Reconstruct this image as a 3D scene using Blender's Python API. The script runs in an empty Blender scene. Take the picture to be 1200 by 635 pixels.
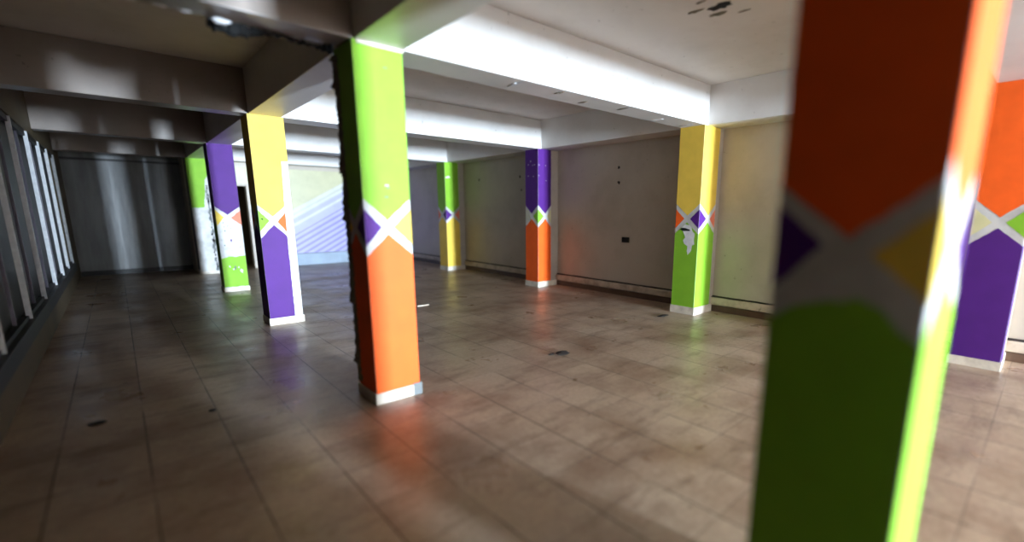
import bpy, bmesh, math, random
from mathutils import Vector, Matrix

random.seed(7)
SC = bpy.context.scene
COL = SC.collection

# ------------------------------------------------------------------ colours
def lin(r, g, b):
    def f(c):
        c /= 255.0
        return c / 12.92 if c <= 0.04045 else ((c + 0.055) / 1.055) ** 2.4
    return (f(r), f(g), f(b), 1.0)

def base_mat(name):
    m = bpy.data.materials.new(name)
    m.use_nodes = True
    nt = m.node_tree
    b = nt.nodes['Principled BSDF']
    return m, nt, b

def N(nt, t, **kw):
    n = nt.nodes.new(t)
    for k, v in kw.items():
        if k in n.inputs.keys():
            n.inputs[k].default_value = v
        else:
            setattr(n, k, v)
    return n

def ramp(nt, stops, interp='LINEAR'):
    r = nt.nodes.new('ShaderNodeValToRGB')
    cr = r.color_ramp
    cr.interpolation = interp
    while len(cr.elements) < len(stops):
        cr.elements.new(0.5)
    for e, (p, c) in zip(cr.elements, stops):
        e.position = p
        e.color = c if len(c) == 4 else (*c, 1)
    return r

def mixc(nt, fac, a, b, mode='MIX'):
    m = nt.nodes.new('ShaderNodeMix')
    m.data_type = 'RGBA'
    m.blend_type = mode
    for sock, v in ((m.inputs[0], fac), (m.inputs[6], a), (m.inputs[7], b)):
        if hasattr(v, 'is_linked') or isinstance(v, bpy.types.NodeSocket):
            nt.links.new(v, sock)
        else:
            sock.default_value = v
    return m.outputs[2]

def coords(nt):
    return nt.nodes.new('ShaderNodeNewGeometry').outputs['Position']

def noise(nt, vec, scale, detail=4, rough=0.55, stretch=None):
    if stretch:
        mp = nt.nodes.new('ShaderNodeMapping')
        mp.inputs['Scale'].default_value = stretch
        nt.links.new(vec, mp.inputs['Vector'])
        vec = mp.outputs['Vector']
    n = nt.nodes.new('ShaderNodeTexNoise')
    n.inputs['Scale'].default_value = scale
    n.inputs['Detail'].default_value = detail
    n.inputs['Roughness'].default_value = rough
    nt.links.new(vec, n.inputs['Vector'])
    return n.outputs['Fac']

def bump(nt, b, h, strength=0.2, dist=0.01):
    bp = nt.nodes.new('ShaderNodeBump')
    bp.inputs['Strength'].default_value = strength
    bp.inputs['Distance'].default_value = dist
    nt.links.new(h, bp.inputs['Height'])
    nt.links.new(bp.outputs['Normal'], b.inputs['Normal'])

def plaster(name, col, dirt, amount=0.5, rough=0.6, scale=1.4, speck=True):
    """Painted plaster with soft grubby patches and a few darker specks."""
    m, nt, b = base_mat(name)
    p = coords(nt)
    n1 = noise(nt, p, scale, 6, 0.62)
    r1 = ramp(nt, [(0.42, (0, 0, 0)), (0.78, (amount,) * 3)])
    nt.links.new(n1, r1.inputs['Fac'])
    c = mixc(nt, r1.outputs['Color'], col, dirt)
    if speck:
        n2 = noise(nt, p, 16, 3, 0.5)
        r2 = ramp(nt, [(0.70, (0, 0, 0)), (0.76, (0.45,) * 3)])
        nt.links.new(n2, r2.inputs['Fac'])
        c = mixc(nt, r2.outputs['Color'], c, tuple(v * 0.35 for v in dirt[:3]) + (1,))
    nt.links.new(c, b.inputs['Base Color'])
    b.inputs['Roughness'].default_value = rough
    n3 = noise(nt, p, 60, 4, 0.6)
    bump(nt, b, n3, 0.12, 0.004)
    return m

def paint(name, col, rough=0.58, wear=0.35):
    """Gloss wall paint, slightly uneven, with fine worn flecks."""
    m, nt, b = base_mat(name)
    p = coords(nt)
    n1 = noise(nt, p, 5, 4, 0.55)
    r1 = ramp(nt, [(0.3, tuple(v * 0.88 for v in col[:3])), (0.7, col)])
    nt.links.new(n1, r1.inputs['Fac'])
    n2 = noise(nt, p, 34, 5, 0.7)
    r2 = ramp(nt, [(0.715, (0, 0, 0)), (0.745, (wear,) * 3)])
    nt.links.new(n2, r2.inputs['Fac'])
    c = mixc(nt, r2.outputs['Color'], r1.outputs['Color'], lin(190, 185, 175))
    nt.links.new(c, b.inputs['Base Color'])
    b.inputs['Roughness'].default_value = rough
    b.inputs['Specular IOR Level'].default_value = 0.22
    n3 = noise(nt, p, 45, 3, 0.6)
    bump(nt, b, n3, 0.10, 0.003)
    return m

def plain(name, col, rough=0.6, metal=0.0):
    m, nt, b = base_mat(name)
    p = coords(nt)
    n1 = noise(nt, p, 14, 4, 0.6)
    r1 = ramp(nt, [(0.3, tuple(v * 0.8 for v in col[:3])), (0.7, col)])
    nt.links.new(n1, r1.inputs['Fac'])
    nt.links.new(r1.outputs['Color'], b.inputs['Base Color'])
    b.inputs['Roughness'].default_value = rough
    b.inputs['Metallic'].default_value = metal
    return m

# ------------------------------------------------------------------ materials
GREEN = paint('paint_lime_green', lin(134, 188, 50))
ORANGE = paint('paint_orange', lin(246, 98, 28))
PURPLE = paint('paint_purple', lin(80, 32, 122))
YELLOW = paint('paint_yellow', lin(236, 200, 82))
CREAM = paint('paint_cream', lin(214, 208, 160))
SALMON = paint('paint_salmon', lin(238, 132, 104))
WHITE = plaster('column_white', lin(204, 202, 200), lin(142, 136, 130), 0.7, 0.5, 4.0)
PLINTH = plaster('plinth_white', lin(222, 212, 196), lin(120, 100, 80), 0.6, 0.5, 5.0)
GREYPATCH = plain('bare_cement', lin(112, 116, 116), 0.8)
RAW = plain('raw_plaster', lin(120, 110, 92), 0.95)
BLACKHOLE = plain('deep_black', lin(14, 12, 11), 0.9)  # near-black for scraps, and for the shaded insides of holes
PEEL = plain('bare_white_filler', lin(226, 224, 226), 0.7)
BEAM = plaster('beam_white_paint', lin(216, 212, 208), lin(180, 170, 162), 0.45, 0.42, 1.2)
BEAMDIM = plaster('beam_shaded_paint', lin(146, 131, 121), lin(112, 98, 88), 0.6, 0.36, 1.2)  # same beam paint darkened and browned, the aisle's shade put into the colour
SOFFIT = plaster('ceiling_white_paint', lin(216, 208, 202), lin(178, 166, 156), 0.5, 0.7, 1.0)
WALLR = plaster('wall_beige_paint', lin(186, 174, 158), lin(140, 122, 106), 0.5, 0.45, 1.1)
PILB = plaster('pilaster_beige_paint', lin(176, 164, 152), lin(140, 126, 112), 0.5, 0.5, 2.0)
WALLF = plaster('wall_plain_paint', lin(170, 160, 150), lin(130, 118, 106), 0.5, 0.6, 1.1)
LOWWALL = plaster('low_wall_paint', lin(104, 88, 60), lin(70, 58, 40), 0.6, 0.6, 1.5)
DARKWOOD = plain('dark_sill', lin(26, 21, 18), 0.5)
ALU = plain('white_aluminium', lin(240, 241, 244), 0.3)
ALUGREY = plain('grey_aluminium', lin(92, 84, 98), 0.4)
SKIRT = plaster('skirting_beige', lin(196, 180, 160), lin(96, 72, 52), 0.8, 0.5, 4.0)
SKIRTDARK = plaster('skirting_dark_tile', lin(92, 66, 48), lin(44, 30, 22), 0.7, 0.5, 3.0)
GRIME = plain('black_grime', lin(34, 22, 14), 0.9)
LEDGE = plaster('ledge_blue_grey', lin(150, 166, 186), lin(110, 120, 132), 0.5, 0.5, 2.0)
CABLE = plain('black_rubber', lin(5, 5, 5), 0.9)

def glass_mat():
    m, nt, b = base_mat('dark_glass')
    p = coords(nt)
    n1 = noise(nt, p, 2.0, 3, 0.5)
    r1 = ramp(nt, [(0.3, lin(8, 8, 9)), (0.8, lin(24, 21, 20))])
    nt.links.new(n1, r1.inputs['Fac'])
    nt.links.new(r1.outputs['Color'], b.inputs['Base Color'])
    b.inputs['Roughness'].default_value = 0.28
    b.inputs['Specular IOR Level'].default_value = 0.3
    return m
GLASS = glass_mat()

def floor_mat():
    m, nt, b = base_mat('floor_tiles')
    p = coords(nt)
    sep = nt.nodes.new('ShaderNodeSeparateXYZ')
    nt.links.new(p, sep.inputs[0])
    def M(op, a, c=None):
        n = nt.nodes.new('ShaderNodeMath'); n.operation = op
        for s, v in ((n.inputs[0], a), (n.inputs[1], c)):
            if v is None: continue
            if isinstance(v, bpy.types.NodeSocket): nt.links.new(v, s)
            else: s.default_value = v
        return n.outputs[0]
    S = 0.4405
    tx = M('DIVIDE', M('SUBTRACT', sep.outputs[0], 0.405), S)
    ty = M('DIVIDE', M('SUBTRACT', sep.outputs[1], 0.12), S)
    def line(t, wdt):
        fr = M('FRACT', t)
        d = M('MINIMUM', fr, M('SUBTRACT', 1.0, fr))
        n = nt.nodes.new('ShaderNodeMapRange')
        n.inputs['From Min'].default_value = wdt * 0.5
        n.inputs['From Max'].default_value = wdt
        n.inputs['To Min'].default_value = 1.0
        n.inputs['To Max'].default_value = 0.0
        nt.links.new(d, n.inputs['Value'])
        return n.outputs[0]
    gx, gy = line(tx, 0.013), line(ty, 0.009)
    # per-tile tone
    cb = nt.nodes.new('ShaderNodeCombineXYZ')
    nt.links.new(M('FLOOR', tx), cb.inputs[0]); nt.links.new(M('FLOOR', ty), cb.inputs[1])
    wn = nt.nodes.new('ShaderNodeTexWhiteNoise'); wn.noise_dimensions = '3D'
    nt.links.new(cb.outputs[0], wn.inputs['Vector'])
    tone = ramp(nt, [(0.0, lin(178, 156, 134)), (0.5, lin(188, 166, 144)), (1.0, lin(194, 173, 151))])
    nt.links.new(wn.outputs['Value'], tone.inputs['Fac'])
    # terrazzo-like mottling
    mot = noise(nt, p, 26, 5, 0.7)
    rm = ramp(nt, [(0.35, (0.80, 0.78, 0.76)), (0.65, (1, 1, 1))])
    nt.links.new(mot, rm.inputs['Fac'])
    c = mixc(nt, 1.0, tone.outputs['Color'], rm.outputs['Color'], 'MULTIPLY')
    # broad brown dirt
    d1 = noise(nt, p, 0.9, 7, 0.68)
    rd = ramp(nt, [(0.44, (0, 0, 0)), (0.70, (0.8,) * 3)])
    nt.links.new(d1, rd.inputs['Fac'])
    c = mixc(nt, rd.outputs['Color'], c, lin(108, 70, 42))
    # scuffed streaks
    d2 = noise(nt, p, 2.2, 6, 0.7, (0.5, 1.7, 1.0))
    rs = ramp(nt, [(0.53, (0, 0, 0)), (0.70, (0.62,) * 3)])
    nt.links.new(d2, rs.inputs['Fac'])
    c = mixc(nt, rs.outputs['Color'], c, lin(86, 58, 38))
    # grout, missing in places
    gn = noise(nt, p, 1.7, 4, 0.6)
    rg = ramp(nt, [(0.36, (0.1,) * 3), (0.52, (1, 1, 1))])
    nt.links.new(gn, rg.inputs['Fac'])
    g = M('MAXIMUM', gx, M('MULTIPLY', gy, 0.55))
    g2 = M('MULTIPLY', g, rg.outputs['Color'])
    c = mixc(nt, M('MULTIPLY', g2, 0.95), c, lin(40, 26, 18))
    # black spots of old glue
    s1 = noise(nt, p, 5.5, 3, 0.5)
    rsp = ramp(nt, [(0.735, (0, 0, 0)), (0.765, (0.75,) * 3)])
    nt.links.new(s1, rsp.inputs['Fac'])
    c = mixc(nt, rsp.outputs['Color'], c, lin(42, 32, 26))
    nt.links.new(c, b.inputs['Base Color'])
    rr = ramp(nt, [(0.35, (0.27,) * 3), (0.7, (0.50,) * 3)])
    nt.links.new(noise(nt, p, 1.6, 5, 0.6), rr.inputs['Fac'])
    nt.links.new(rr.outputs['Color'], b.inputs['Roughness'])
    h = M('SUBTRACT', M('MULTIPLY', mot, 0.15), g)
    b.inputs['Specular IOR Level'].default_value = 0.4
    bump(nt, b, h, 0.25, 0.004)
    return m
FLOOR = floor_mat()

def mural_mat():
    m, nt, b = base_mat('mural_paint')
    p = coords(nt)
    sep = nt.nodes.new('ShaderNodeSeparateXYZ')
    nt.links.new(p, sep.inputs[0])
    def M(op, a, c):
        n = nt.nodes.new('ShaderNodeMath'); n.operation = op
        for s, v in ((n.inputs[0], a), (n.inputs[1], c)):
            if isinstance(v, bpy.types.NodeSocket): nt.links.new(v, s)
            else: s.default_value = v
        return n.outputs[0]
    # distance below the slanting edge that climbs to the right
    d = M('SUBTRACT', sep.outputs[2], M('ADD', M('MULTIPLY', sep.outputs[0], 0.557), -0.753))
    k = nt.nodes.new('ShaderNodeMapRange')
    k.inputs['From Min'].default_value = -2.2
    k.inputs['From Max'].default_value = 1.8
    nt.links.new(d, k.inputs['Value'])
    z = lambda v: (v + 2.2) / 4.0
    W = lin(206, 208, 216); L = lin(168, 166, 206); P = lin(124, 114, 178); Y = lin(190, 186, 148); Y2 = lin(184, 184, 164)
    r = ramp(nt, [(0.0, L), (z(-.26), L), (z(-.20), W), (z(-.14), L), (z(-.04), L), (z(.02), W), (z(.10), Y2), (z(.17), W), (z(.26), Y), (1.0, Y)])
    nt.links.new(k.outputs[0], r.inputs['Fac'])
    # dark hatching across the lower part
    fr = M('FRACT', M('DIVIDE', d, 0.165), 0.0)
    rf = ramp(nt, [(0.0, (1, 1, 1)), (0.30, (0.9, 0.9, 0.9)), (0.42, (0, 0, 0)), (0.88, (0, 0, 0)), (1.0, (1, 1, 1))])
    nt.links.new(fr, rf.inputs['Fac'])
    lo = M('LESS_THAN', d, -0.47)
    hatch = M('MULTIPLY', rf.outputs['Color'], lo)
    col0 = mixc(nt, hatch, r.outputs['Color'], P)
    n1 = noise(nt, p, 3, 5, 0.6)
    r1 = ramp(nt, [(0.4, (1, 1, 1)), (0.75, (0.86, 0.86, 0.86))])
    nt.links.new(n1, r1.inputs['Fac'])
    c = mixc(nt, 1.0, col0, r1.outputs['Color'], 'MULTIPLY')
    nt.links.new(c, b.inputs['Base Color'])
    b.inputs['Roughness'].default_value = 0.4
    return m
MURAL = mural_mat()

def backwall_mat():
    """Closed sheet-metal shutter wall: grey semi-gloss, brushed vertically."""
    m, nt, b = base_mat('grey_gloss_wall')
    p = coords(nt)
    n1 = noise(nt, p, 2.2, 5, 0.6, (1.6, 1.0, 0.25))
    r1 = ramp(nt, [(0.3, lin(80, 78, 76)), (0.7, lin(126, 125, 124))])
    nt.links.new(n1, r1.inputs['Fac'])
    nt.links.new(r1.outputs['Color'], b.inputs['Base Color'])
    b.inputs['Roughness'].default_value = 0.34
    n2 = noise(nt, p, 7, 3, 0.5, (1.0, 1.0, 0.06))
    bump(nt, b, n2, 0.35, 0.02)
    return m
BACKWALL = backwall_mat()

# ------------------------------------------------------------------ mesh helpers
def box(bm, x0, x1, y0, y1, z0, z1, mi=0, bev=0.0):
    vs = [bm.verts.new((x, y, z)) for z in (z0, z1) for (x, y) in ((x0, y0), (x1, y0), (x1, y1), (x0, y1))]
    fs = []
    for idx in ((3, 2, 1, 0), (4, 5, 6, 7), (0, 1, 5, 4), (1, 2, 6, 5), (2, 3, 7, 6), (3, 0, 4, 7)):
        f = bm.faces.new([vs[i] for i in idx]); f.material_index = mi; fs.append(f)
    if bev:
        es = set(e for f in fs for e in f.edges)
        r = bmesh.ops.bevel(bm, geom=list(es), offset=bev, segments=2, profile=0.6, affect='EDGES')
        for f in r['faces']:
            f.material_index = mi
    return fs

def link(name, bm, mats, parent=None, loc=None, smooth=False):
    me = bpy.data.meshes.new(name)
    bm.normal_update()
    if loc is not None:
        bmesh.ops.translate(bm, verts=bm.verts, vec=-Vector(loc))
    bm.to_mesh(me); bm.free()
    for m in (mats if isinstance(mats, (list, tuple)) else [mats]):
        me.materials.append(m)
    if smooth:
        for q in me.polygons: q.use_smooth = True
    o = bpy.data.objects.new(name, me)
    COL.objects.link(o)
    if loc is not None: o.location = loc
    if parent is not None:
        o.parent = parent
        if loc is not None:
            o.location = Vector(loc) - parent.location
    return o

def thing(name, label, cat, loc, group=None):
    o = bpy.data.objects.new(name, None)
    o.empty_display_size = 0.1
    COL.objects.link(o); o.location = loc
    tag(o, label, cat, group)
    return o

def tag(o, label, cat, group=None):
    o['label'] = label; o['category'] = cat; o['kind'] = 'thing'
    if group: o['group'] = group

def struct(name, bm, mats, label=None, cat=None, loc=None):
    o = link(name, bm, mats, None, loc)
    o['kind'] = 'structure'
    if label: o['label'] = label
    if cat: o['category'] = cat
    return o

def boxes(*bs, bev=0.0):
    bm = bmesh.new()
    for b in bs: box(bm, *b, bev=bev)
    return bm

# ------------------------------------------------------------------ room layout
XL, XR = -0.78, 6.98           # left wall face, right wall face
XA0, XA1 = 1.413, 1.80         # free-standing row of columns
XB = 6.41                      # front of the pilasters on the right wall
YS = [0.19, 3.635, 7.274, 10.928, 14.379]
T, CEIL = 2.815, 3.36
YF, YBL, YBR = -18.0, 15.8, 15.0

struct('floor', boxes((XL - .4, XR + .4, YF - .4, YBL + 1.6, -0.12, 0.0)), FLOOR, 'dirty beige square tiled floor, glossy and worn', 'floor')
ceil = struct('ceiling', boxes((XL - .4, XR + .4, YF - .4, YBL + 1.6, CEIL, CEIL + 0.15)), SOFFIT, 'white painted ceiling slab between deep beams', 'ceiling')

# right wall
struct('wall_right', boxes((XR, XR + 0.25, YF - .2, YBL + 1.4, 0, CEIL)), WALLR, 'beige plaster wall running behind the painted pilasters', 'wall')

# left wall: low wall, header (windows between), gap for the added fill lamp
struct('wall_left', boxes((XL - 0.25, XL, YF - .2, YBL + .2, 0, 0.31), (XL - 0.25, XL, YF - .2, YBL + .2, 2.70, CEIL),
                          (XL - 0.25, XL, YF - .2, -2.5, 0.31, 2.70), (XL - 0.25, XL, -1.1, 1.2, 0.31, 2.70), (XL - 0.25, XL, -2.5, -1.1, 0.31, 0.9), (XL - 0.25, XL, 14.3, YBL + .2, 0.31, 2.70)), LOWWALL,
       'dark olive low wall under the row of tall windows', 'wall')
struct('trim_1', boxes((XL - 0.25, XL + 0.03, 1.2, 14.3, 0.31, 0.46), bev=0.006), DARKWOOD, 'dark sill running under the tall windows', 'sill')

# back wall of the left aisle
struct('wall_back_left', boxes((XL - .2, 1.46, YBL, YBL + 0.2, 0, CEIL)), BACKWALL, 'dull grey glossy end wall of the dark aisle', 'wall')
struct('trim_2', boxes((XL, 1.43, YBL - 0.04, YBL, 2.74, 2.79)), DARKWOOD, 'thin dark rail across the top of the grey end wall', 'rail')
struct('baseboard_back', boxes((XL, 1.43, YBL - 0.03, YBL, 0, 0.12)), DARKWOOD, 'dark baseboard along the grey end wall', 'baseboard')

# back wall of the bright aisle, with a doorway
DX0, DX1, DZ = 1.85, 2.75, 2.27
bm = boxes((1.46, DX0, YBR, YBR + 0.2, 0, CEIL), (DX1, XR, YBR, YBR + 0.2, 0, CEIL), (DX0, DX1, YBR, YBR + 0.2, DZ, CEIL), (1.40, 1.46, YBR, YBL, 0, CEIL))
struct('wall_back_right', bm, WALLR, 'white end wall with mural and doorway', 'wall')
d = bpy.data.objects.new('door_1', None); COL.objects.link(d); d.location = ((DX0 + DX1) / 2, YBR, 0)
d['kind'] = 'structure'; d['label'] = 'dark open doorway beside the striped mural'; d['category'] = 'doorway'
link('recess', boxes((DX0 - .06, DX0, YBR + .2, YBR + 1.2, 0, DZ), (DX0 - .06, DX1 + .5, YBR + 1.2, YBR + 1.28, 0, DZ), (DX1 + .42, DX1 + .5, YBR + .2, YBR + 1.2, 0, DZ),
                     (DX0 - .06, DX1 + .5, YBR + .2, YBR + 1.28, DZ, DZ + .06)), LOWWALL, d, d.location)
link('door_frame', boxes((DX0, DX0 + .05, YBR - .015, YBR + .215, 0, DZ), (DX1 - .05, DX1, YBR - .015, YBR + .215, 0, DZ), (DX0 + .05, DX1 - .05, YBR - .015, YBR + .215, DZ - .05, DZ), bev=.004), WALLR, d, d.location)

# front wall behind the camera, with the daylight openings
struct('wall_front', boxes((XL, -0.35, YF - .2, YF, 0, CEIL), (0.45, 4.3, YF - .2, YF, 0, CEIL), (5.6, XR, YF - .2, YF, 0, CEIL),
                           (-0.35, 0.45, YF - .2, YF, 2.45, CEIL), (-0.35, 0.45, YF - .2, YF, 0, 0.35), (4.3, 5.6, YF - .2, YF, 2.4, CEIL)), WALLF,
       'plain wall at the entrance end', 'wall')
struct('wall_partition', boxes((1.22, 1.42, YF, -0.35, 0, CEIL)), WALLF, 'partition wall between the two aisles at the entrance end', 'wall')

# beams ---------------------------------------------------------------
def beam(label, *b, mat=None):
    bm = bmesh.new(); box(bm, *b, bev=0.008)
    return struct('ceiling_beam', bm, mat or BEAM, label, 'beam')
beam('long beam over the row of free-standing columns', 1.43, 1.81, YF + .0, YBR, T, CEIL)
beam('long beam along the top of the right wall over the pilasters', 6.50, XR, YF, YBR, T, CEIL)
nm = ['nearest', 'second', 'third', 'fourth', 'farthest']
on_l = ['above the camera', 'meeting the lime and orange column', 'meeting the yellow and purple column', 'meeting the purple peeling column', 'meeting the white peeling column']
on_r = ['beside the blurred near column', 'between the lime column and the yellow pilaster', 'ending over the purple and orange pilaster', 'ending over the lime and yellow pilaster', 'above the striped mural']
for i, y in enumerate(YS):
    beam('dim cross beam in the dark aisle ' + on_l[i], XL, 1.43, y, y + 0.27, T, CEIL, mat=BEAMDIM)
    beam('bright white cross beam ' + on_r[i], 1.81, 6.50, y, y + 0.40, T, CEIL)

# windows on the left ---------------------------------------------------
posts = [1.2, 2.75, 4.25, 5.59, 7.25, 8.74, 10.27, 11.7, 13.0, 14.3]
for i in range(len(posts) - 1):
    y0, y1 = posts[i], posts[i + 1]
    w = bpy.data.objects.new('window_%d' % (i + 1), None); COL.objects.link(w)
    w.location = (XL, (y0 + y1) / 2, 0.46); w['kind'] = 'structure'
    w['label'] = 'tall dark window pane between pale aluminium mullions'; w['category'] = 'window'; w['group'] = 'tall windows along the dark aisle'
    L = w.location
    link('glass_pane', boxes((XL - 0.10, XL - 0.085, y0, y1, 0.46, 2.70)), GLASS, w, L)
    link('mullion', boxes((XL - 0.045, XL + 0.002, y1 - 0.03, y1, 0.46, 2.70), bev=.004), ALU, w, L)
    link('stile', boxes((XL - 0.075, XL - 0.045, y1 - 0.62, y1 - 0.60, 0.46, 2.70), bev=.004), ALUGREY, w, L)
    link('bottom_rail', boxes((XL - 0.08, XL - 0.02, y0, y1 - .05, 0.46, 0.50), bev=.003), DARKWOOD, w, L)
    link('top_rail', boxes((XL - 0.08, XL - 0.02, y0, y1 - .05, 2.63, 2.70), bev=.003), DARKWOOD, w, L)

# skirting on the right wall ---------------------------------------------
segs = [(YF, YS[0]), (YS[0] + .40, YS[1]), (YS[1] + .40, YS[2]), (YS[2] + .40, YS[3]), (YS[3] + .40, YBR)]
bm = bmesh.new()
for a, b in segs: box(bm, XR - 0.035, XR, a, b, 0, 0.10, bev=.004)
struct('baseboard_right', bm, SKIRTDARK, 'dark brown tile baseboard along the beige wall', 'baseboard')
for k, (a, b) in enumerate(segs):
    bm = bmesh.new()
    # pale raised ledge with grime lying along its top and foot
    n = 26
    prof = [(0.0, 0.10), (0.055, 0.112), (0.062, 0.125), (0.062, 0.212), (0.05, 0.232), (0.0, 0.252)]
    rings = []
    for j in range(n + 1):
        y = a + (b - a) * j / n
        rings.append([bm.verts.new((XR - dx + random.uniform(-.002, .002), y, z + random.uniform(-.003, .003))) for dx, z in prof])
    for j in range(n):
        for q in range(len(prof) - 1):
            f = bm.faces.new((rings[j][q], rings[j + 1][q], rings[j + 1][q + 1], rings[j][q + 1]))
            f.material_index = 1 if q in (0, 4) else 0
    for rr in (rings[0], rings[-1]):
        bm.faces.new(rr)
    bmesh.ops.recalc_face_normals(bm, faces=bm.faces)
    struct('trim_%d' % (k + 3), bm, [SKIRT, GRIME], 'pale raised skirting ledge blackened along its top edge', 'skirting')

# ------------------------------------------------------------------ columns
PM = {'w': 0, 'g': 1, 'o': 2, 'p': 3, 'y': 4, 'c': 5, 's': 6, 'e': 7, 'k': 8, 'x': 9, 'r': 10, 'b': 11}
PMATS = [WHITE, GREEN, ORANGE, PURPLE, YELLOW, CREAM, SALMON, PEEL, BLACKHOLE, GREYPATCH, RAW, PILB]

class Col:
    """Painted shaft: a plastered box whose four faces carry the painted X pattern."""
    def __init__(s, x0, x1, y0, y1, top=T, z0=0.0):
        s.x0, s.x1, s.y0, s.y1, s.top = x0, x1, y0, y1, top
        s.bm = bmesh.new()
        box(s.bm, x0, x1, y0, y1, z0, top, 0, 0.006)
        s.lay = {}
    def P(s, face, u, z, off):
        if face == 'front': return (s.x0 + u, s.y0 - off, z)
        if face == 'left': return (s.x0 - off, s.y1 - u, z)
        if face == 'right': return (s.x1 + off, s.y0 + u, z)
        return (s.x1 - u, s.y1 + off, z)
    def W(s, face):
        return s.x1 - s.x0 if face in ('front', 'back') else s.y1 - s.y0
    def poly(s, face, pts, key, layer=1, amp=0.003, step=0.03):
        w = s.W(face)
        out = []
        n = len(pts)
        for i in range(n):
            (u0, z0), (u1, z1) = pts[i], pts[(i + 1) % n]
            L = math.hypot(u1 - u0, z1 - z0)
            k = max(1, int(L / step)) if amp > 0 else 1
            for j in range(k):
                t = j / k
                u, z = u0 + (u1 - u0) * t, z0 + (z1 - z0) * t
                border = (abs(u0 - u1) < 1e-6 and (u0 < 0.008 or u0 > w - 0.008)) or (abs(z0 - z1) < 1e-6 and z0 > s.top - .02)
                if not border:
                    u += random.uniform(-amp, amp); z += random.uniform(-amp, amp)
                out.append((min(max(u, 0.002), w - 0.002), min(z, s.top - 0.001)))
        vs = [s.bm.verts.new(s.P(face, u, z, 0.0009 * layer)) for u, z in out]
        if len(vs) > 2:
            es = [s.bm.edges.new((vs[i], vs[(i + 1) % len(vs)])) for i in range(len(vs))]
            r = bmesh.ops.triangle_fill(s.bm, edges=es, use_beauty=True)
            want = Vector(s.P(face, 0, 0, 1)) - Vector(s.P(face, 0, 0, 0))
            for g in r['geom']:
                if isinstance(g, bmesh.types.BMFace):
                    g.material_index = PM[key]
                    g.normal_update()
                    if g.normal.dot(want) < 0: g.normal_flip()
    def pattern(s, face, top, bot, lt, rt, zc=1.462, cu=None, w=None, zb=0.09, amp=0.003, half=0.145, band=0.052):
        """top / bottom fields and the two side triangles; the white X is the bare face between."""
        W = w or s.W(face)
        c = cu if cu is not None else W * 0.475
        k = half + 0.08
        dz = band
        if top: s.poly(face, [(0, s.top), (W, s.top), (W, zc + k), (c, zc + dz), (0, zc + k)], top, amp=amp)
        if bot: s.poly(face, [(0, zb), (W, zb), (W, zc - k), (c, zc - dz), (0, zc - k)], bot, amp=amp)
        du = W * 0.12
        if lt: s.poly(face, [(0, zc + half), (c - du, zc), (0, zc - half)], lt, amp=amp)
        if rt: s.poly(face, [(W, zc + half), (c + du, zc), (W, zc - half)], rt, amp=amp)
    def splat(s, face, u, z, r, key, layer=2, sx=1.0, sz=1.0, n=11, j=0.45):
        pts = []
        for i in range(n):
            a = 2 * math.pi * i / n
            q = r * (1 + random.uniform(-j, j))
            pts.append((u + math.cos(a) * q * sx, z + math.sin(a) * q * sz))
        s.poly(face, pts, key, layer, 0.0)
    def build(s, label, group='painted columns and pilasters'):
        loc = ((s.x0 + s.x1) / 2, (s.y0 + s.y1) / 2, 0)
        s.root = thing('painted_column', label, 'column', loc)
        s.shaft = link('shaft', s.bm, PMATS, s.root, loc)
        return s
    def plinth(s, h=0.10, out=0.012, wallside=False, patch=False):
        bm = bmesh.new()
        x1 = s.x1 if wallside else s.x1 + out
        # four slabs of skirting tile around the shaft, so they only touch it
        e = 0.0015
        box(bm, s.x0 - out, x1, s.y0 - out, s.y0 - e, 0, h, 0, .003)
        box(bm, s.x0 - out, x1, s.y1 + e, s.y1 + out, 0, h, 0, .003)
        box(bm, s.x0 - out, s.x0 - e, s.y0 - e, s.y1 + e, 0, h, 0, .003)
        if not wallside: box(bm, s.x1 + e, x1, s.y0 - e, s.y1 + e, 0, h, 0, .003)
        if patch:
            box(bm, s.x1 - 0.065, s.x1 + 0.014, s.y0 - out - .003, s.y0 - out + 0.002, 0, h + .012, 1, .001)
        o = link('plinth', bm, [PLINTH, GREYPATCH], s.root, s.root.location)
        return o
    def broken_edge(s, cx, cy, sx, sy, z0, z1, amp, key_mat, name='broken_plaster', dz=0.018):
        """A ragged crust of broken plaster up one vertical corner."""
        bm = bmesh.new(); rings = []; z = z0
        r = amp * .5; big = 0.0
        while z < z1:
            # a wandering, mostly thin crust with a few torn lumps
            if random.random() < .06: big = random.uniform(.4, 1.0) * amp
            big *= random.uniform(.55, .9)
            r = amp * (0.12 + 0.30 * random.random()) + big
            a = [(cx - sx * 0.02, cy + sy * 0.0015), (cx - sx * 0.008, cy + sy * (r * 0.6 + .0015)),
                 (cx + sx * r, cy + sy * r * random.uniform(.1, .5)),
                 (cx + sx * (r * 0.55 + .001), cy - sy * random.uniform(.015, .05)), (cx + sx * 0.0015, cy - sy * random.uniform(.06, .09))]
            rings.append([bm.verts.new((x, y, z + random.uniform(-.004, .004))) for x, y in a])
            z += dz * random.uniform(.5, 1.5)
        for i in range(len(rings) - 1):
            for q in range(4):
                bm.faces.new((rings[i][q], rings[i + 1][q], rings[i + 1][q + 1], rings[i][q + 1]))
        bm.faces.new(rings[0]); bm.faces.new(rings[-1])
        bmesh.ops.recalc_face_normals(bm, faces=bm.faces)
        return link(name, bm, key_mat, s.root, s.root.location)

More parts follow.
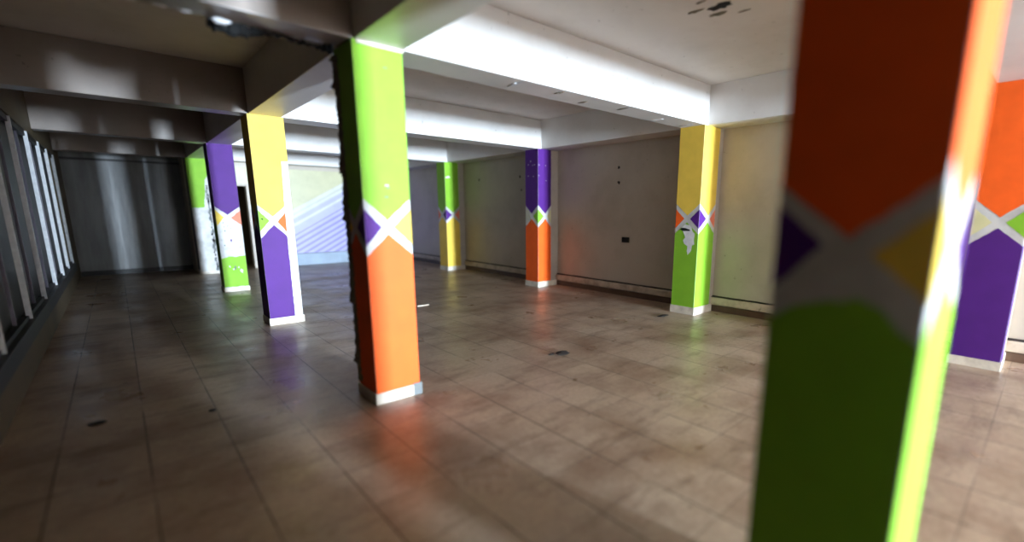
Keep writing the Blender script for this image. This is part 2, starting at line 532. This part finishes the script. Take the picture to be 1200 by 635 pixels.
# near blurred column
c = Col(1.50, 1.96, YS[0], YS[0] + 0.395)
w = c.W('left')
zc = 1.522
c.poly('left', [(0, T), (w, T), (w, zc + .165), (w * .50, zc + .004), (0, zc + .15)], 'o')
c.poly('left', [(0, zc + .098), (w * .34, zc - .02), (0, zc - .165)], 'p')
c.poly('left', [(w, zc + .09), (w * .64, zc - .04), (w, zc - .16)], 'y')
c.poly('left', [(0, 0.09), (w, 0.09), (w, zc - .27), (w * .85, zc - .235), (w * .74, zc - .178), (w * .60, zc - .166), (w * .5, zc - .176), (w * .40, zc - .176), (w * .2, zc - .205), (0, zc - .255)], 'g', amp=.005)
c.pattern('front', 'o', 'g', 'y', 'p', zc=zc - .02)
c.pattern('right', 'o', 'g', 'p', 'y', zc=zc); c.pattern('back', 'o', 'g', 'y', 'p', zc=zc)
c.build('large near column, orange over green, out of focus at the front').plinth()

# lime over orange column
c = Col(XA0, XA1, YS[1], YS[1] + 0.375)
c.pattern('front', 'g', 'o', 'p', 'y'); c.pattern('left', 'g', 'o', 'y', 'p', amp=.004)
c.pattern('right', 'g', 'o', 'y', 'p'); c.pattern('back', 'g', 'o', 'p', 'y')
for (u, z, r, k) in ((.24, 2.66, .012, 'x'), (.20, 1.79, .014, 'w'), (.205, 1.77, .01, 'x'), (.19, 1.70, .012, 'x')):
    c.splat('front', u, z, r, k, sx=1.5, sz=.5)
c.build('tall column painted lime green over orange, with a chipped dark side edge')
c.plinth(h=0.095, patch=True)
c.broken_edge(XA0, YS[1] + .375, -1, 1, 0.12, 2.79, 0.036, [RAW])
bm = boxes((XA0 + .03, XA1 + .004, YS[1] - .014, YS[1] - .002, T - .026, T - .002), bev=.002)
link('lit_gap_strip', bm, PLINTH, c.root, c.root.location)  # added white strip, stands in for the lit gap at the shaft top

# yellow over purple column with bare white strip
c = Col(XA0, XA0 + .425, YS[2], YS[2] + 0.395)
c.pattern('front', None, None, 'g', None, cu=.165, zc=1.45, w=.33)
wf = c.W('front')
c.poly('front', [(0, T), (wf, T), (wf, 2.25), (.345, 2.24), (.325, 1.64), (.17, 1.505), (0, 1.66)], 'y', amp=.003)
c.poly('front', [(0, .09), (.318, .09), (.322, 1.235), (.172, 1.395), (0, 1.215)], 'p', amp=.003)
c.poly('front', [(.325, 1.56), (.222, 1.435), (.325, 1.29)], 'o')
c.splat('front', .04, 1.475, .012, 'k')
c.pattern('left', 'y', 'p', 'o', 'g'); c.pattern('right', 'y', 'p', 'o', 'g'); c.pattern('back', 'y', 'p', 'g', 'o')
c.build('column painted yellow over purple with a bare white strip up its edge').plinth()

# purple column, peeled white, lime foot
c = Col(XA0, XA1 + .02, YS[3], YS[3] + 0.395)
wf = c.W('front')
c.poly('front', [(0, T), (wf, T), (wf, 1.65), (.19, 1.50), (0, 1.66)], 'p', amp=.004)
c.poly('front', [(0, 1.60), (.13, 1.45), (0, 1.28)], 'y', amp=.006)
c.poly('front', [(wf, 1.58), (.24, 1.44), (wf, 1.30)], 's', amp=.006)
c.splat('front', .20, 1.0, .02, 'p', sx=.6, sz=1.3)
c.poly('front', [(0, .09), (wf, .09), (wf, .70), (.28, .685), (.12, .69), (0, .66)], 'g', amp=.008)
for _ in range(9):
    c.splat('front', random.uniform(.04, wf - .04), random.uniform(.75, 1.35), random.uniform(.006, .016), random.choice('xxpr'), sx=.7, sz=1.3)
for _ in range(4):
    c.splat('front', random.uniform(.04, wf - .08), random.uniform(.25, .62), random.uniform(.012, .035), random.choice('eew'), sx=.8, sz=1.2)
c.splat('front', .21, .47, .03, 'x', sx=.5, sz=1.6, layer=3)
c.pattern('left', 'p', 'g', 's', 'y'); c.pattern('right', 'p', 'g', 's', 'y'); c.pattern('back', 'p', 'g', 'y', 's')
c.build('column painted purple on top, peeled white below with a lime foot').plinth(h=.085)

# lime top, peeled white column
c = Col(XA0 - .01, XA1, YS[4], YS[4] + 0.395)
wf = c.W('front')
c.poly('front', [(0, T), (wf, T), (wf, 2.42), (.33, 2.30), (.31, 2.0), (.27, 1.78), (.26, 1.64), (0, 1.64)], 'g', amp=.01)
zz = 0.12
while zz < 2.2:
    c.splat('front', wf - .045 + random.uniform(-.02, .015), zz, random.uniform(.015, .04), random.choice('xkx'), sx=.8, sz=1.6)
    zz += random.uniform(.05, .10)
c.poly('left', [(0, .1), (.385, .1), (.385, T), (0, T)], 'x', amp=.004)
c.build('farthest column of the row, lime top and bare white below').plinth(h=.07, out=.006)

# pilasters on the right wall
def pilaster(i, top, bot, c0, c1, c2, label, pw, cl=None, zc=1.475):
    c = Col(XB, XR - .003, YS[i], YS[i] + 0.40)
    c.pattern('left', top, bot, c0, c1, zc=zc, cu=cl or .20)
    c.pattern('front', top, bot, c1, c2, zc=zc, w=pw, cu=pw * .55)
    c.poly('front', [(pw + .004, 0.1), (XR - XB, 0.1), (XR - XB, T), (pw + .004, T)], 'b', amp=.002)
    c.pattern('back', top, bot, c2, c1, zc=zc)
    return c

c = pilaster(0, 'o', 'p', 'c', 'g', 'c', '', .30, .20, 1.49)
c.build('orange over purple pilaster on the wall, partly hidden by the blurred near column').plinth(h=.095, wallside=True)

c = pilaster(1, 'y', 'g', 'o', 'p', 's', '', .46)
# torn patch with a black hole
c.poly('left', [(.115, 1.34), (.17, 1.395), (.25, 1.38), (.285, 1.345), (.30, 1.30), (.345, 1.26), (.335, 1.16), (.35, 1.10), (.305, 1.08), (.30, 1.00), (.275, .965), (.235, .93), (.225, .99), (.235, 1.06), (.17, 1.10), (.15, 1.15), (.185, 1.19), (.16, 1.25)], 'e', layer=2, amp=.004)
c.poly('left', [(.09, 1.322), (.13, 1.345), (.19, 1.335), (.25, 1.318), (.27, 1.298), (.20, 1.292), (.13, 1.295)], 'k', layer=3, amp=.003)
c.build('yellow over lime green pilaster with a torn white patch and black hole').plinth(h=.12, wallside=True)

c = pilaster(2, 'p', 'o', None, 'g', 'c', '', .36)
for a, b in (((.02, 1.60), (.10, 1.36)), ((.07, 1.60), (.16, 1.35)), ((.0, 1.52), (.06, 1.36)), ((.11, 1.50), (.2, 1.33))):
    c.poly('left', [(a[0], a[1]), (a[0] + .018, a[1]), (b[0] + .018, b[1]), (b[0], b[1])], random.choice('cx'), amp=.003)
for u, z in ((.10, 2.52), (.24, 2.50), (.30, 2.51), (.10, 2.29), (.26, 2.28), (.17, 2.58)):
    c.splat('left', u, z, .013, 'w')
for u, z in ((.03, 2.5), (.2, 2.5), (.02, 2.29), (.22, 2.2)):
    c.splat('front', u, z, .01, 'w')
c.build('purple over orange pilaster with pale plugged screw holes').plinth(h=.11, wallside=True)

c = pilaster(3, 'g', 'y', 's', 'p', 's', '', .40)
c.splat('front', .10, 2.44, .05, 'e', sx=1.5, sz=.45)
c.build('lime green over yellow pilaster, farthest along the wall').plinth(h=.11, wallside=True)

# ------------------------------------------------------------------ mural and ledge
bm = boxes((3.05, XR - .02, YBR - 0.02, YBR - 0.001, 0.34, 2.72))
box(bm, DX0 - .4, 3.05, YBR - 0.02, YBR - 0.001, DZ + .02, 2.72)
o = link('wall_mural', bm, MURAL, None, (4.5, YBR, 0.34)); tag(o, 'pale yellow and lavender mural with slanting stripes on the end wall', 'mural')
o = link('low_ledge', boxes((3.05, XR - .02, YBR - 0.16, YBR - .001, 0, 0.335), bev=.008), LEDGE, None, (5, YBR, 0)); tag(o, 'blue grey ledge at the foot of the striped mural', 'ledge')

# ------------------------------------------------------------------ small things
# socket box hole in the beige wall
sx, sy, sz = XR, 5.44, 1.06
t = thing('wall_socket', 'empty black socket box in the beige wall', 'socket', (sx, sy, sz))
bm = boxes((sx - .012, sx - .001, sy - .085, sy + .085, sz - .05, sz - .04), (sx - .012, sx - .001, sy - .085, sy + .085, sz + .04, sz + .05),
           (sx - .012, sx - .001, sy - .085, sy - .075, sz - .04, sz + .04), (sx - .012, sx - .001, sy + .075, sy + .085, sz - .04, sz + .04), bev=.002)
link('rim', bm, CABLE, t, t.location)
link('back_plate', boxes((sx - .004, sx - .001, sy - .075, sy + .075, sz - .04, sz + .04)), BLACKHOLE, t, t.location)

# screw holes in the wall
def splash(name, at, normal, r, mat, n=12, th=.004, j=.35, sx=1, sy=1):
    bm = bmesh.new()
    nrm = Vector(normal); a = Vector((0, 0, 1)) if abs(nrm.z) < .9 else Vector((1, 0, 0))
    t1 = nrm.cross(a).normalized(); t2 = nrm.cross(t1)
    top, bot = [], []
    for i in range(n):
        an = 2 * math.pi * i / n; q = r * (1 + random.uniform(-j, j))
        d = t1 * (math.cos(an) * q * sx) + t2 * (math.sin(an) * q * sy)
        bot.append(bm.verts.new(Vector(at) + d)); top.append(bm.verts.new(Vector(at) + d * .8 + nrm * th))
    ct = bm.verts.new(Vector(at) + nrm * th * 1.2)
    for i in range(n):
        k = (i + 1) % n
        bm.faces.new((bot[i], bot[k], top[k], top[i])); bm.faces.new((top[i], top[k], ct))
    bm.faces.new(list(reversed(bot)))
    bmesh.ops.recalc_face_normals(bm, faces=bm.faces)
    return link(name, bm, mat, None, at)

holes = [(5.656, 2.386, 'upper screw plug in the beige wall above the black socket'), (5.645, 2.109, 'lower screw plug in the beige wall above the black socket'),
         (8.55, 2.36, 'upper dark plug in the wall between the two farthest pilasters'), (8.50, 2.06, 'lower dark plug in the wall between the two farthest pilasters'),
         (10.2, 2.36, 'small plug high on the wall beside the lime and yellow pilaster'), (7.25, 2.47, 'tiny plug on the wall close to the purple and orange pilaster')]
for y, z, lb in holes[:5]:
    o = splash('wall_mount_plug', (XR - .001, y, z), (-1, 0, 0), .028, GRIME, 9, .006); tag(o, lb, 'wall plug', 'old screw plugs in the beige wall')

# ceiling hole with broken plaster
o = splash('broken_plaster', (4.14, 2.27, CEIL - .001), (0, 0, -1), .085, BLACKHOLE, 13, .006, .4, 1.2, .7)  # black patch stands in for the hole's shaded inside
o.parent = ceil
for dx, dy, r in ((.14, .10, .06), (-.06, .22, .05), (.24, -.1, .03), (-.2, .08, .03)):
    o = splash('peeling_paint', (4.14 + dx, 2.27 + dy, CEIL - .001), (0, 0, -1), r, RAW, 11, .004, .5, 1.6, .5); o.parent = ceil

bright = [o for o in SC.objects if o.name.startswith('ceiling_beam') and 'between the lime column' in o['label']][0]
for fx, fy, r in ((3.05, 3.80, .05), (3.6, 3.74, .035), (4.1, 3.86, .045), (4.7, 3.78, .04), (5.6, 3.9, .05), (6.25, 3.85, .07)):
    o = splash('peeling_paint', (fx, fy, T - .001), (0, 0, -1), r, random.choice((PEEL, RAW)), 10, .006, .5, 1.8, .6); o.parent = bright
# torn black cable / membrane hanging along the back of the dim beam
bm = bmesh.new()
pts = []
nn = 46
for i in range(nn + 1):
    t = i / nn
    x = 0.60 + t * 0.765
    amp = 0.034 * math.exp(-((t - .16) / .20) ** 2) + 0.015 + (0.028 * max(0, (t - .9) / .1))
    pts.append((Vector((x, 3.925 - .02 * t + random.uniform(-.006, .006), T - 0.02 + random.uniform(-.006, .006) - .012 * math.sin(t * 9))), amp * random.uniform(.75, 1.3)))
rings = []
for p, r in pts:
    rings.append([bm.verts.new(p + Vector((0, math.cos(a) * r * 1.1, math.sin(a) * r * random.uniform(.7, 1.2)))) for a in [2 * math.pi * q / 8 for q in range(8)]])
for i in range(nn):
    for q in range(8):
        bm.faces.new((rings[i][q], rings[i + 1][q], rings[i + 1][(q + 1) % 8], rings[i][(q + 1) % 8]))
bm.faces.new(rings[0]); bm.faces.new(rings[-1])
bmesh.ops.recalc_face_normals(bm, faces=bm.faces)
o = link('hanging_cable', bm, CABLE, None, (1.0, 3.92, T)); tag(o, 'torn black cable hanging along the dim beam beside the lime column top', 'cable')

def chunk(name, at, size, mat, label, cat, group=None, flat=.45, seed=0):
    rnd = random.Random(seed)
    bm = bmesh.new()
    bmesh.ops.create_icosphere(bm, subdivisions=2, radius=1)
    for v in bm.verts:
        v.co *= rnd.uniform(.7, 1.15)
        v.co = Vector((v.co.x * size[0], v.co.y * size[1], v.co.z * size[2]))
    zmin = min(v.co.z for v in bm.verts)
    for v in bm.verts: v.co.z -= zmin
    o = link(name, bm, mat); o.location = at
    tag(o, label, cat, group)
    return o
o = chunk('hanging_plaster_chip', (0.66, 3.80, T - .055), (.05, .03, .02), PEEL, 'white chip of broken plaster hanging under the dim beam', 'plaster chip', seed=3)

for cx_, r_, sd in ((.22, .028, 21), (.36, .02, 22), (.48, .024, 23)):
    chunk('hanging_plaster_chip', (cx_, 3.875, T - .012), (r_ * 1.8, r_ * .8, .010), PEEL,
          {21: 'pale broken plaster chip under the dim beam, farthest from the torn cable', 22: 'small pale plaster chip under the dim beam, middle of three', 23: 'pale plaster chip under the dim beam, closest to the torn cable'}[sd], 'plaster chip', 'plaster chips under the beam', seed=sd)
deb = [((3.53, 3.60, 0), (.10, .07, .014), GRIME, 'dark clump of debris on the open floor right of the lime and orange column', 'debris'),
       ((3.42, 3.66, 0), (.05, .02, .008), GRIME, 'thin dark crumb beside the debris clump on the open floor', 'debris'),
       ((6.02, 3.92, 0), (.12, .05, .010), GRIME, 'dark scrap on the floor left of the yellow and lime pilaster', 'debris'),
       ((-.30, 4.72, 0), (.055, .035, .010), BLACKHOLE, 'black scrap on the dark floor near the windows', 'debris'),
       ((.38, 4.42, 0), (.03, .03, .008), BLACKHOLE, 'small black lump at a tile corner in the dark aisle', 'debris')]
for k, (at, sz, m, lb, ct) in enumerate(deb):
    chunk('floor_debris', at, sz, m, lb, ct, 'dark scraps on the floor', seed=10 + k)
# small broken tile lying on the floor
bm = bmesh.new()
ps = [(-.11, -.04), (-.02, -.06), (.10, -.045), (.13, .02), (.02, .05), (-.09, .045)]
lo = [bm.verts.new((x, y, 0.001)) for x, y in ps]; hi = [bm.verts.new((x * .97, y * .97, .02)) for x, y in ps]
bm.faces.new(list(reversed(lo))); bm.faces.new(hi)
for i in range(6): bm.faces.new((lo[i], lo[(i + 1) % 6], hi[(i + 1) % 6], hi[i]))
o = link('tile_fragment', bm, SKIRT); o.location = (3.66, 7.14, 0); tag(o, 'pale broken tile fragment lying on the floor behind the lime and orange column', 'tile fragment')

# ------------------------------------------------------------------ light
def area(name, loc, rot, sx, sy, power, col):
    l = bpy.data.lights.new(name, 'AREA'); l.shape = 'RECTANGLE'; l.size = sx; l.size_y = sy; l.energy = power; l.color = col
    o = bpy.data.objects.new(name, l); COL.objects.link(o); o.location = loc; o.rotation_euler = rot
    return o
# daylight entering through the entrance of the bright aisle, and through a narrow window of the dark one
area('entrance_daylight', (4.95, YF - .1, 1.2), (math.radians(90), 0, 0), 1.2, 2.2, 17500, (0.68, 0.84, 1.0))
area('side_window_daylight', (0.05, YF - .1, 1.4), (math.radians(90), 0, 0), 0.7, 2.0, 46, (0.92, 0.94, 1.0))

area('near_column_fill', (XL - .12, -1.8, 1.8), (math.radians(90), 0, math.radians(-90)), 1.3, 1.6, 3.2, (1.0, 0.93, 0.86))  # added unseen fill lamp, brightens the near column's left face

wd = bpy.data.worlds.new('world'); SC.world = wd; wd.use_nodes = True
wd.node_tree.nodes['Background'].inputs['Color'].default_value = (0.75, 0.85, 1.0, 1)
wd.node_tree.nodes['Background'].inputs['Strength'].default_value = 0.3

# ------------------------------------------------------------------ camera
f, yaw, pit, rol, px, py = 542.2121, .7455, .1933, .0025, 43.0975, 34.996
F = Vector((math.sin(yaw) * math.cos(pit), math.cos(yaw) * math.cos(pit), -math.sin(pit)))
R = Vector((math.cos(yaw), -math.sin(yaw), 0)); U = R.cross(F)
R, U = R * math.cos(rol) + U * math.sin(rol), U * math.cos(rol) - R * math.sin(rol)
cam = bpy.data.cameras.new('camera'); co = bpy.data.objects.new('camera', cam); COL.objects.link(co)
co.matrix_world = Matrix(((R.x, U.x, -F.x, 0), (R.y, U.y, -F.y, 0), (R.z, U.z, -F.z, 1.6), (0, 0, 0, 1)))
cam.sensor_width = 36; cam.sensor_fit = 'HORIZONTAL'; cam.lens = f / 1200 * 36
cam.shift_x = -px / 1200; cam.shift_y = py / 1200
cam.clip_start = 0.02
cam.dof.use_dof = True; cam.dof.focus_distance = 6.5; cam.dof.aperture_fstop = cam.lens / 58.0
SC.camera = co

SC.view_settings.view_transform = 'Standard'; SC.view_settings.look = 'None'
SC.view_settings.exposure = 0.0; SC.view_settings.gamma = 1.0; SC.view_settings.use_curve_mapping = False
SC.cycles.use_denoising = True
SC.cycles.max_bounces = 10; SC.cycles.diffuse_bounces = 6
SC.cycles.sample_clamp_indirect = 6
